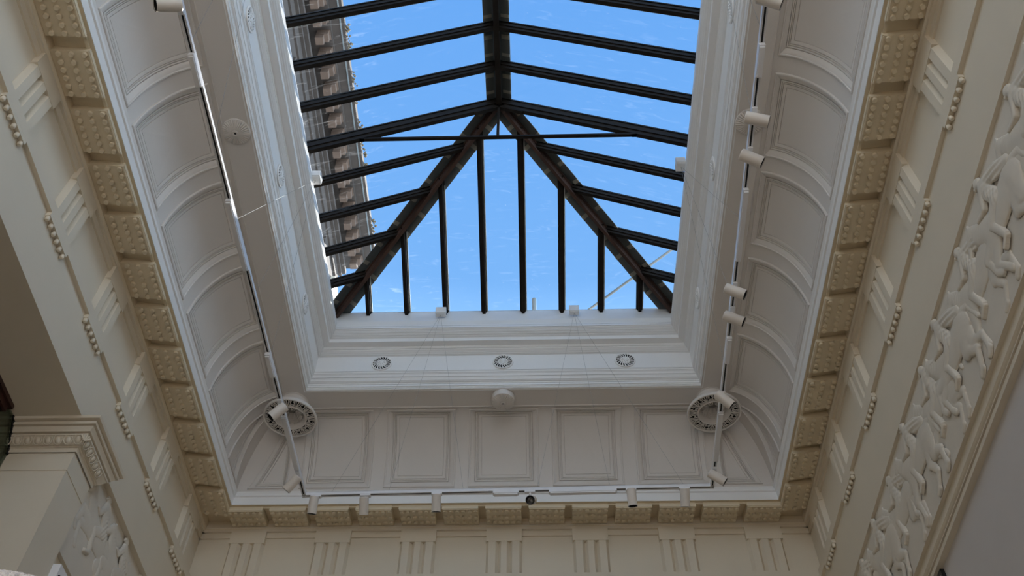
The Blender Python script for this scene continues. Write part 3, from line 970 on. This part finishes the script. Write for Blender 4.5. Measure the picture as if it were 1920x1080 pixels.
# ------------------------------------------------------------------ pierced hanging ventilators in the far corners
def vent_parts():
    zr = -.25                     # ring plane below the ceiling
    rg = MB()
    rg.lathe([(.280, zr + .004), (.282, zr - .008), (.290, zr - .014), (.300, zr - .010), (.304, zr + .004), (.300, zr + .02), (.27, zr + .02)], n=48)
    rg.lathe([(.178, zr + .02), (.170, zr + .0), (.172, zr - .010), (.180, zr - .012), (.186, zr - .004), (.188, zr + .012)], n=48)
    tr = MB()
    for k_ in range(12):
        a = 2 * PI * k_ / 12
        def P(r, da, z=zr): return (r * math.cos(a + da), r * math.sin(a + da), z)
        tr.tube(P(.185, 0), P(.278, 0), .0055, 6, .008)
        for sg in (-1, 1):
            tr.path([P(.19, .01 * sg), P(.215, .06 * sg), P(.245, .09 * sg), P(.274, .10 * sg)], .0055, 6)
            tr.path([P(.187, .10 * sg), P(.205, .15 * sg), P(.225, .17 * sg), P(.245, .16 * sg), P(.252, .21 * sg), P(.274, .20 * sg)], .0050, 6)
            tr.path([P(.205, .15 * sg), P(.200, .21 * sg), P(.214, .235 * sg), P(.224, .215 * sg)], .0048, 6)
            tr.path([P(.278, .155 * sg), P(.262, .165 * sg), P(.258, .14 * sg)], .0045, 6)
    pan = MB().lathe([(.300, zr + .014), (.285, zr + .045), (.178, zr + .055)], n=48)
    dk = MB().lathe([(.285, zr + .030), (.180, zr + .034)], n=48)
    dr = MB()
    dr.lathe([(.165, 0), (.172, -.012), (.158, -.02), (.150, -.05), (.150, -.14), (.160, -.155), (.175, zr + .055)], n=40)
    bowl = MB().lathe([(.176, zr + .0), (.165, zr + .03), (.14, zr + .075), (.10, zr + .11), (.055, zr + .13), (.052, zr + .19)], n=40)
    hole = MB().lathe([(.0, zr + .185), (.056, zr + .185)], n=20)
    lf = MB()
    for k_ in range(8):
        a = 2 * PI * (k_ + .5) / 8
        def Q(r, da, z): return (r * math.cos(a + da), r * math.sin(a + da), zr + z)
        for da in (-.16, 0, .16):
            lf.path([Q(.05, da * .6, .12), Q(.072, da, .085), Q(.10, da * 1.1, .055), Q(.128, da * 1.0, .045)], .0065, 6)
            for q_ in (.075, .095, .115):
                lf.ball(Q(q_, da * 1.25, .095 - q_ * .5), .008, 6, 4)
    return (('pierced_rim', rg.mesh('pierced_rim', M_ceil, 40)), ('tracery', tr.mesh('tracery', M_ceil, 40)), ('pan', pan.mesh('pan', M_ceil, 40)), ('dark_backing', dk.mesh('dark_backing', M_dark)),
            ('drum', dr.mesh('drum', M_ceil, 40)), ('bowl', bowl.mesh('bowl', M_ceil, 40)), ('centre_hole', hole.mesh('centre_hole', M_black)), ('acanthus_leaf', lf.mesh('acanthus_leaf', M_ceil, 40)))
VP = vent_parts()
for x, y, lab in ((-2.40, 7.74, 'pierced round plaster ventilator hanging in the far left ceiling corner behind the track'), (2.362, 7.738, 'pierced round plaster ventilator hanging in the far right ceiling corner behind the track')):
    o = empty('ceiling_ventilator', (x, y, 8.10))
    tag(o, lab, 'ventilator', 'pierced ceiling ventilators')
    for nm, me in VP:
        inst(nm, me, o, (0, 0, 0))

# ------------------------------------------------------------------ lighting tracks
TZ = 6.2
TL = [Vector((-1.955, 1.2, TZ)), Vector((-1.858, 7.158, TZ))]
TR = [Vector((2.020, 7.092, TZ)), Vector((1.872, 1.2, TZ))]
def track_section(nm, a, b, part, root):
    d = (b - a).normalized(); sd = d.cross(Vector((0, 0, 1)))
    q = MB()
    q.bar(a, b, .038, .006, (0, 0, 1), .036)
    for sg in (-1, 1):
        q.bar(a + sd * .0165 * sg, b + sd * .0165 * sg, .005, .036, (0, 0, 1), .036)
        q.bar(a + sd * .011 * sg, b + sd * .011 * sg, .008, .004, (0, 0, 1), .004)
    r = q.build(nm, M_track, root)
    q = MB().bar(a, b, .026, .004, (0, 0, 1), .012)
    q.build('slot', M_black, r)
    return r
track = empty('lighting_track', (0, 7.1, TZ))
tag(track, 'white U-shaped suspended lighting track running down both sides and across the far end', 'lighting track')
rails = [track_section('rail', TL[0], TL[1], 0, track), track_section('rail', TL[1] + Vector((-.019, 0, 0)), TR[0] + Vector((.019, 0, 0)), 0, track), track_section('rail', TR[0], TR[1], 0, track)]
def on(seg, key, v):
    a, b = seg
    i = 1 if key == 'y' else 0
    t = (v - a[i]) / (b[i] - a[i])
    return a + (b - a) * t
def driver(seg, key, v0, v1, w=.042, h=.05):
    a, b = on(seg, key, v0), on(seg, key, v1)
    q = MB()
    q.bar(a, b, w, h * .7, (0, 0, 1), .004)
    d = (b - a).normalized()
    q.bar(a + d * .012, b - d * .012, w * .8, h * .3, (0, 0, 1), .004 - h * .7)
    q.build('driver_box', M_track, track)
TE = [TL[1], TR[0]]
for v0, v1 in ((2.66, 2.90), (3.82, 4.47), (5.34, 5.60)):
    driver(TL, 'y', v0, v1)
driver(TL, 'y', 6.08, 6.78, .046, .03)
for v0, v1 in ((-.05, .195), (.48, 1.12)):
    driver(TE, 'x', v0, v1, .042, .045)
for v0, v1 in ((2.67, 2.91), (3.80, 4.45), (5.23, 5.51)):
    driver(TR, 'y', v0, v1)
driver(TR, 'y', 6.10, 6.72, .046, .03)

# ------------------------------------------------------------------ spotlights
def spotlight(seg, key, v, head, axis, label, dia=.088, ln=.165):
    at = on(seg, key, v)
    head = Vector(head); ax = Vector(axis).normalized()
    root = empty('track_spotlight', at)
    tag(root, label, 'spotlight', 'white cylinder spotlights on the track')
    r = dia / 2
    back = head - ax * (ln * .5); front = head + ax * (ln * .5)
    MB().lathe([(0, 0), (r * .9, 0), (r, .006), (r, ln), (r * .93, ln + .001), (r * .90, ln - .035)], back, ax, 28).build('housing', M_spot, root, 35)
    b = MB().lathe([(r * .93, ln + .0015), (r * .985, ln + .002), (r * .985, ln - .004)], back, ax, 28)
    b.lathe([(r * .90, ln - .002), (r * .86, ln - .05), (r * .6, ln - .052)], back, ax, 28)
    b.build('front_bezel', M_black, root, 35)
    MB().lathe([(r * .62, ln - .048), (r * .45, ln - .062), (r * .2, ln - .07), (0, ln - .07)], back, ax, 20).build('lens', M_lens, root, 35)
    # adapter in the track and swivel stem
    d = (seg[1] - seg[0]).normalized()
    b = MB().bar(at - d * .05, at + d * .05, .036, .022, (0, 0, 1), .004)
    b.build('adapter', M_track, root)
    piv = head - ax * (ln * .18)
    side = (at - Vector((0, 0, .018)) - piv)
    side = side - ax * side.dot(ax)
    side = side.normalized() if side.length > 1e-4 else Vector((0, 0, 1))
    j = piv + side * (r + .008)
    b = MB().tube(at - Vector((0, 0, .015)), j, .0085, 10)
    b.ball(j, .014, 10, 6); b.tube(j, piv + side * (r - .004), .011, 10)
    b.build('swivel_stem', M_track, root, 40)
Lf = (-.74, -.05, -.62)
spotlight(TL, 'y', 2.34, (-1.968, 2.285, 6.09), (-.80, -.22, -.50), 'spotlight at the top of the left track, black mouth turned left')
spotlight(TL, 'y', 5.93, (-1.88, 5.93, 6.09), (-.62, .05, -.72), 'spotlight on the left track in front of the left ventilator')
spotlight(TL, 'y', 6.84, (-1.905, 6.862, 6.10), (-.62, .32, -.66), 'spotlight on the left track just before its far corner')
spotlight(TE, 'x', -1.742, (-1.755, 7.165, 6.098), (-.10, .50, -.86), 'first spotlight from the left on the far track, slightly tilted')
spotlight(TE, 'x', -1.268, (-1.272, 7.175, 6.092), (.0, .66, -.75), 'second spotlight from the left on the far track, hanging upright')
spotlight(TE, 'x', -.585, (-.585, 7.15, 6.095), (.0, .55, -.84), 'third spotlight from the left on the far track, left of the flat driver boxes')
spotlight(TE, 'x', .300, (.312, 7.125, 6.098), (-.12, -.72, -.62), 'spotlight in the middle of the far track showing its round lens')
spotlight(TE, 'x', 1.255, (1.255, 7.10, 6.095), (.05, .40, -.92), 'second spotlight from the right on the far track, dark mouth visible below')
spotlight(TE, 'x', 1.755, (1.752, 7.11, 6.095), (-.02, .60, -.80), 'first spotlight from the right on the far track, hanging upright')
spotlight(TR, 'y', 6.86, (2.025, 6.84, 6.10), (.72, .12, -.52), 'spotlight on the right track just before its far corner')
spotlight(TR, 'y', 5.90, (1.985, 5.86, 6.105), (.66, .22, -.58), 'spotlight on the right track in front of the right ventilator')
spotlight(TR, 'y', 4.965, (1.965, 4.965, 6.10), (.78, .03, -.46), 'lower of the close pair of spotlights on the right track')
spotlight(TR, 'y', 4.72, (1.945, 4.69, 6.10), (.78, .02, -.48), 'upper of the close pair of spotlights on the right track')
spotlight(TR, 'y', 3.505, (1.925, 3.495, 6.10), (.80, .16, -.45), 'spotlight on the right track just below the fluted boss')
spotlight(TR, 'y', 3.19, (1.925, 3.19, 6.105), (.84, .06, -.30), 'spotlight on the right track overlapping the fluted boss')
spotlight(TR, 'y', 2.36, (1.895, 2.34, 6.10), (.80, .14, -.36), 'spotlight at the top of the right track, cut by the photo edge')

# ------------------------------------------------------------------ anchor boxes with suspension wires
def anchor(c, size, ends, label):
    o = empty('wire_anchor', c)
    tag(o, label, 'wire anchor', 'white boxes carrying the track wires')
    x, y, z = c; a, b_, h = size
    q = MB().box(x - a, x + a, y - b_, y + b_, z - h, z + h)
    q.box(x - a * .8, x + a * .8, y - b_ * .8, y + b_ * .8, z - h - .012, z - h)
    q.build('box', M_white, o)
    for e_ in ends:
        MB().tube((x, y, z - h), e_, .0012, 5).build('wire', M_steel, o)
T36 = TZ + .036
anchor((-.752, 7.29, 9.165), (.062, .035, .05), [(-1.60, on(TE, 'x', -1.60)[1], T36), (-1.05, on(TE, 'x', -1.05)[1], T36), (-.335, on(TE, 'x', -.335)[1], T36)], 'white anchor box at the skylight sill, left of the far end middle')
anchor((.848, 7.29, 9.165), (.058, .035, .05), [(.37, on(TE, 'x', .37)[1], T36), (1.06, on(TE, 'x', 1.06)[1], T36), (1.76, on(TE, 'x', 1.76)[1], T36)], 'white anchor box at the skylight sill, right of the far end middle')
anchor((-1.965, 5.36, 9.10), (.05, .06, .045), [tuple(on(TL, 'y', 4.03) + Vector((0, 0, .036))), tuple(on(TL, 'y', 4.75) + Vector((0, 0, .036))), tuple(on(TL, 'y', 5.42) + Vector((0, 0, .036)))], 'white anchor box on the left skylight curb with sunlit wires')
anchor((1.955, 5.29, 9.13), (.05, .06, .045), [tuple(on(TR, 'y', 4.1) + Vector((0, 0, .036))), tuple(on(TR, 'y', 4.85) + Vector((0, 0, .036))), tuple(on(TR, 'y', 5.6) + Vector((0, 0, .036)))], 'white anchor box on the right skylight curb')
anchor((-1.965, 2.4, 9.10), (.05, .06, .045), [tuple(on(TL, 'y', 2.60) + Vector((0, 0, .036))), tuple(on(TL, 'y', 3.32) + Vector((0, 0, .036)))], 'white anchor box on the left skylight curb above the photo edge')
anchor((1.955, 2.4, 9.13), (.05, .06, .045), [tuple(on(TR, 'y', 2.6) + Vector((0, 0, .036))), tuple(on(TR, 'y', 3.25) + Vector((0, 0, .036)))], 'white anchor box on the right skylight curb above the photo edge')

# ------------------------------------------------------------------ small wall devices
o = empty('security_camera', (-3.455, 6.42, 4.66))
tag(o, 'small white box camera on the left wall below the relief', 'camera')
MB().box(-3.46, -3.34, 6.20, 6.36, 4.58, 4.715).build('housing', M_track, o)
MB().tube((-3.345, 6.24, 4.62), (-3.335, 6.24, 4.62), .018, 14).build('lens', M_black, o, 40)
MB().path([(-3.40, 6.36, 4.69), (-3.42, 6.44, 4.72), (-3.44, 6.55, 4.74)], .006, 6).build('cable', M_track, o)
o = empty('wall_sensor', (3.46, 6.34, 4.60))
tag(o, 'small black sensor on the grey right wall at the bottom edge', 'sensor')
MB().box(3.43, 3.46, 6.28, 6.36, 4.55, 4.66).build('housing', M_black, o)
MB().tube((3.43, 6.31, 4.61), (3.427, 6.31, 4.61), .006, 10).build('indicator', M_track, o)

# ------------------------------------------------------------------ white nubbly thing at the bottom left corner
fc = Vector((0.34954, 0, 0)) + (F_ + R_ * ((-40 - 960) / 1826.855) - U_ * ((1322 - 540) / 1826.855)).normalized() * .82
o = empty('fleecy_hat', (fc.x, fc.y, FLOOR))
tag(o, 'white nubbly woolly top poking into the bottom left corner', 'hat')
b = MB()
rg = random.Random(3)
for i in range(6500):
    z = rg.uniform(.25, 1); t = rg.uniform(0, 2 * PI); rr = math.sqrt(max(0, 1 - z * z))
    p = fc + Vector((rr * math.cos(t) * .10, rr * math.sin(t) * .10, z * .082))
    b.ball(p, rg.uniform(.0013, .0021), 6, 4)
tag(b.build('nubbly_pile', M_fleece, o, 80), kind='stuff')
b = MB().lathe([(0, .081), (.035, .077), (.065, .063), (.087, .041), (.098, .014), (.099, -.06), (.09, -.10), (.086, -.10), (.09, -.06), (.088, .0), (.06, .05), (0, .065)], fc, n=32)
b.build('crown', M_fleece, o, 40)
b = MB().tube((fc.x, fc.y, FLOOR + .02), (fc.x, fc.y, fc.z + .06), .018, 12)
b.build('stand_pole', M_timber, o, 40)
MB().lathe([(0, .0), (.17, .0), (.17, .015), (.05, .035), (.02, .06)], (fc.x, fc.y, FLOOR), n=28).build('stand_base', M_timber, o, 40)

# ------------------------------------------------------------------ outside: the tall stone building on the left, a stay rod and a post
bd = empty('stone_building', (-6.5, 10, FLOOR))
tag(bd, 'tall dark sandstone building with bracketed cornice seen through the left panes', 'building')
BY0, BY1 = 2.0, 16.75
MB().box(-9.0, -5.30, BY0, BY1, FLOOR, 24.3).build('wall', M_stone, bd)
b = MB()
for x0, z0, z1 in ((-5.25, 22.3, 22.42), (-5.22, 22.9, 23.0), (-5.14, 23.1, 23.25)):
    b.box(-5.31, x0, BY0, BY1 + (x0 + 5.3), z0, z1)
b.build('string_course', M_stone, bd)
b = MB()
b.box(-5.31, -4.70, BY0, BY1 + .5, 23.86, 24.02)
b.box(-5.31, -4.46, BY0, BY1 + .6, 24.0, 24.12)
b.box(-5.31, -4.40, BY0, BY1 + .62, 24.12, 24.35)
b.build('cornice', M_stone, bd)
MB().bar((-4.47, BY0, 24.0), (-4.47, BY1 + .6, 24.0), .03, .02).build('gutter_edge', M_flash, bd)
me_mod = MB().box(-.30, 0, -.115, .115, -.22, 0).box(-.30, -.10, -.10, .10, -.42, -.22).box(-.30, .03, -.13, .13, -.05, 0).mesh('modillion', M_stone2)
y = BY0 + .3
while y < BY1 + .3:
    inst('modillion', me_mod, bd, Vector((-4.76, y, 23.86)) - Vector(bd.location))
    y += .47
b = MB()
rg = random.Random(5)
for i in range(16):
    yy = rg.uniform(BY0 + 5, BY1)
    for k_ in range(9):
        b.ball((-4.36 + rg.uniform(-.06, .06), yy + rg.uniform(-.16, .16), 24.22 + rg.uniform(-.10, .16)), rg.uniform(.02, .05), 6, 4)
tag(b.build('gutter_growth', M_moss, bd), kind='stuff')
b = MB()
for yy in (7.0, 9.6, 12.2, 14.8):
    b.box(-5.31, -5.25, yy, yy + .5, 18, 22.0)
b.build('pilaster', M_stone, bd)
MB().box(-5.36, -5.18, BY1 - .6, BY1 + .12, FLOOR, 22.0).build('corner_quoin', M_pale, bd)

o = empty('stay_rod', (.95, 7.6, 9.45))
tag(o, 'thin grey diagonal stay rod outside the glass at the far right of the skylight', 'rod')
MB().tube((.98, 7.62, 9.50), (2.35, 6.95, 10.20), .016, 8).build('rod', M_flash, o)
MB().tube((.98, 7.62, 9.28), (.98, 7.62, 9.52), .02, 8).build('foot', M_flash, o)
o = empty('roof_post', (.375, 8.4, 8.35))
tag(o, 'short grey post standing outside the glass at the far end of the skylight', 'post')
MB().tube((.375, 8.4, 8.35), (.375, 8.4, 10.82), .028, 10).build('shaft', M_flash, o)
MB().lathe([(.0, 0), (.09, 0), (.09, .02), (.03, .05)], (.375, 8.4, 8.35), n=14).build('base_plate', M_flash, o)
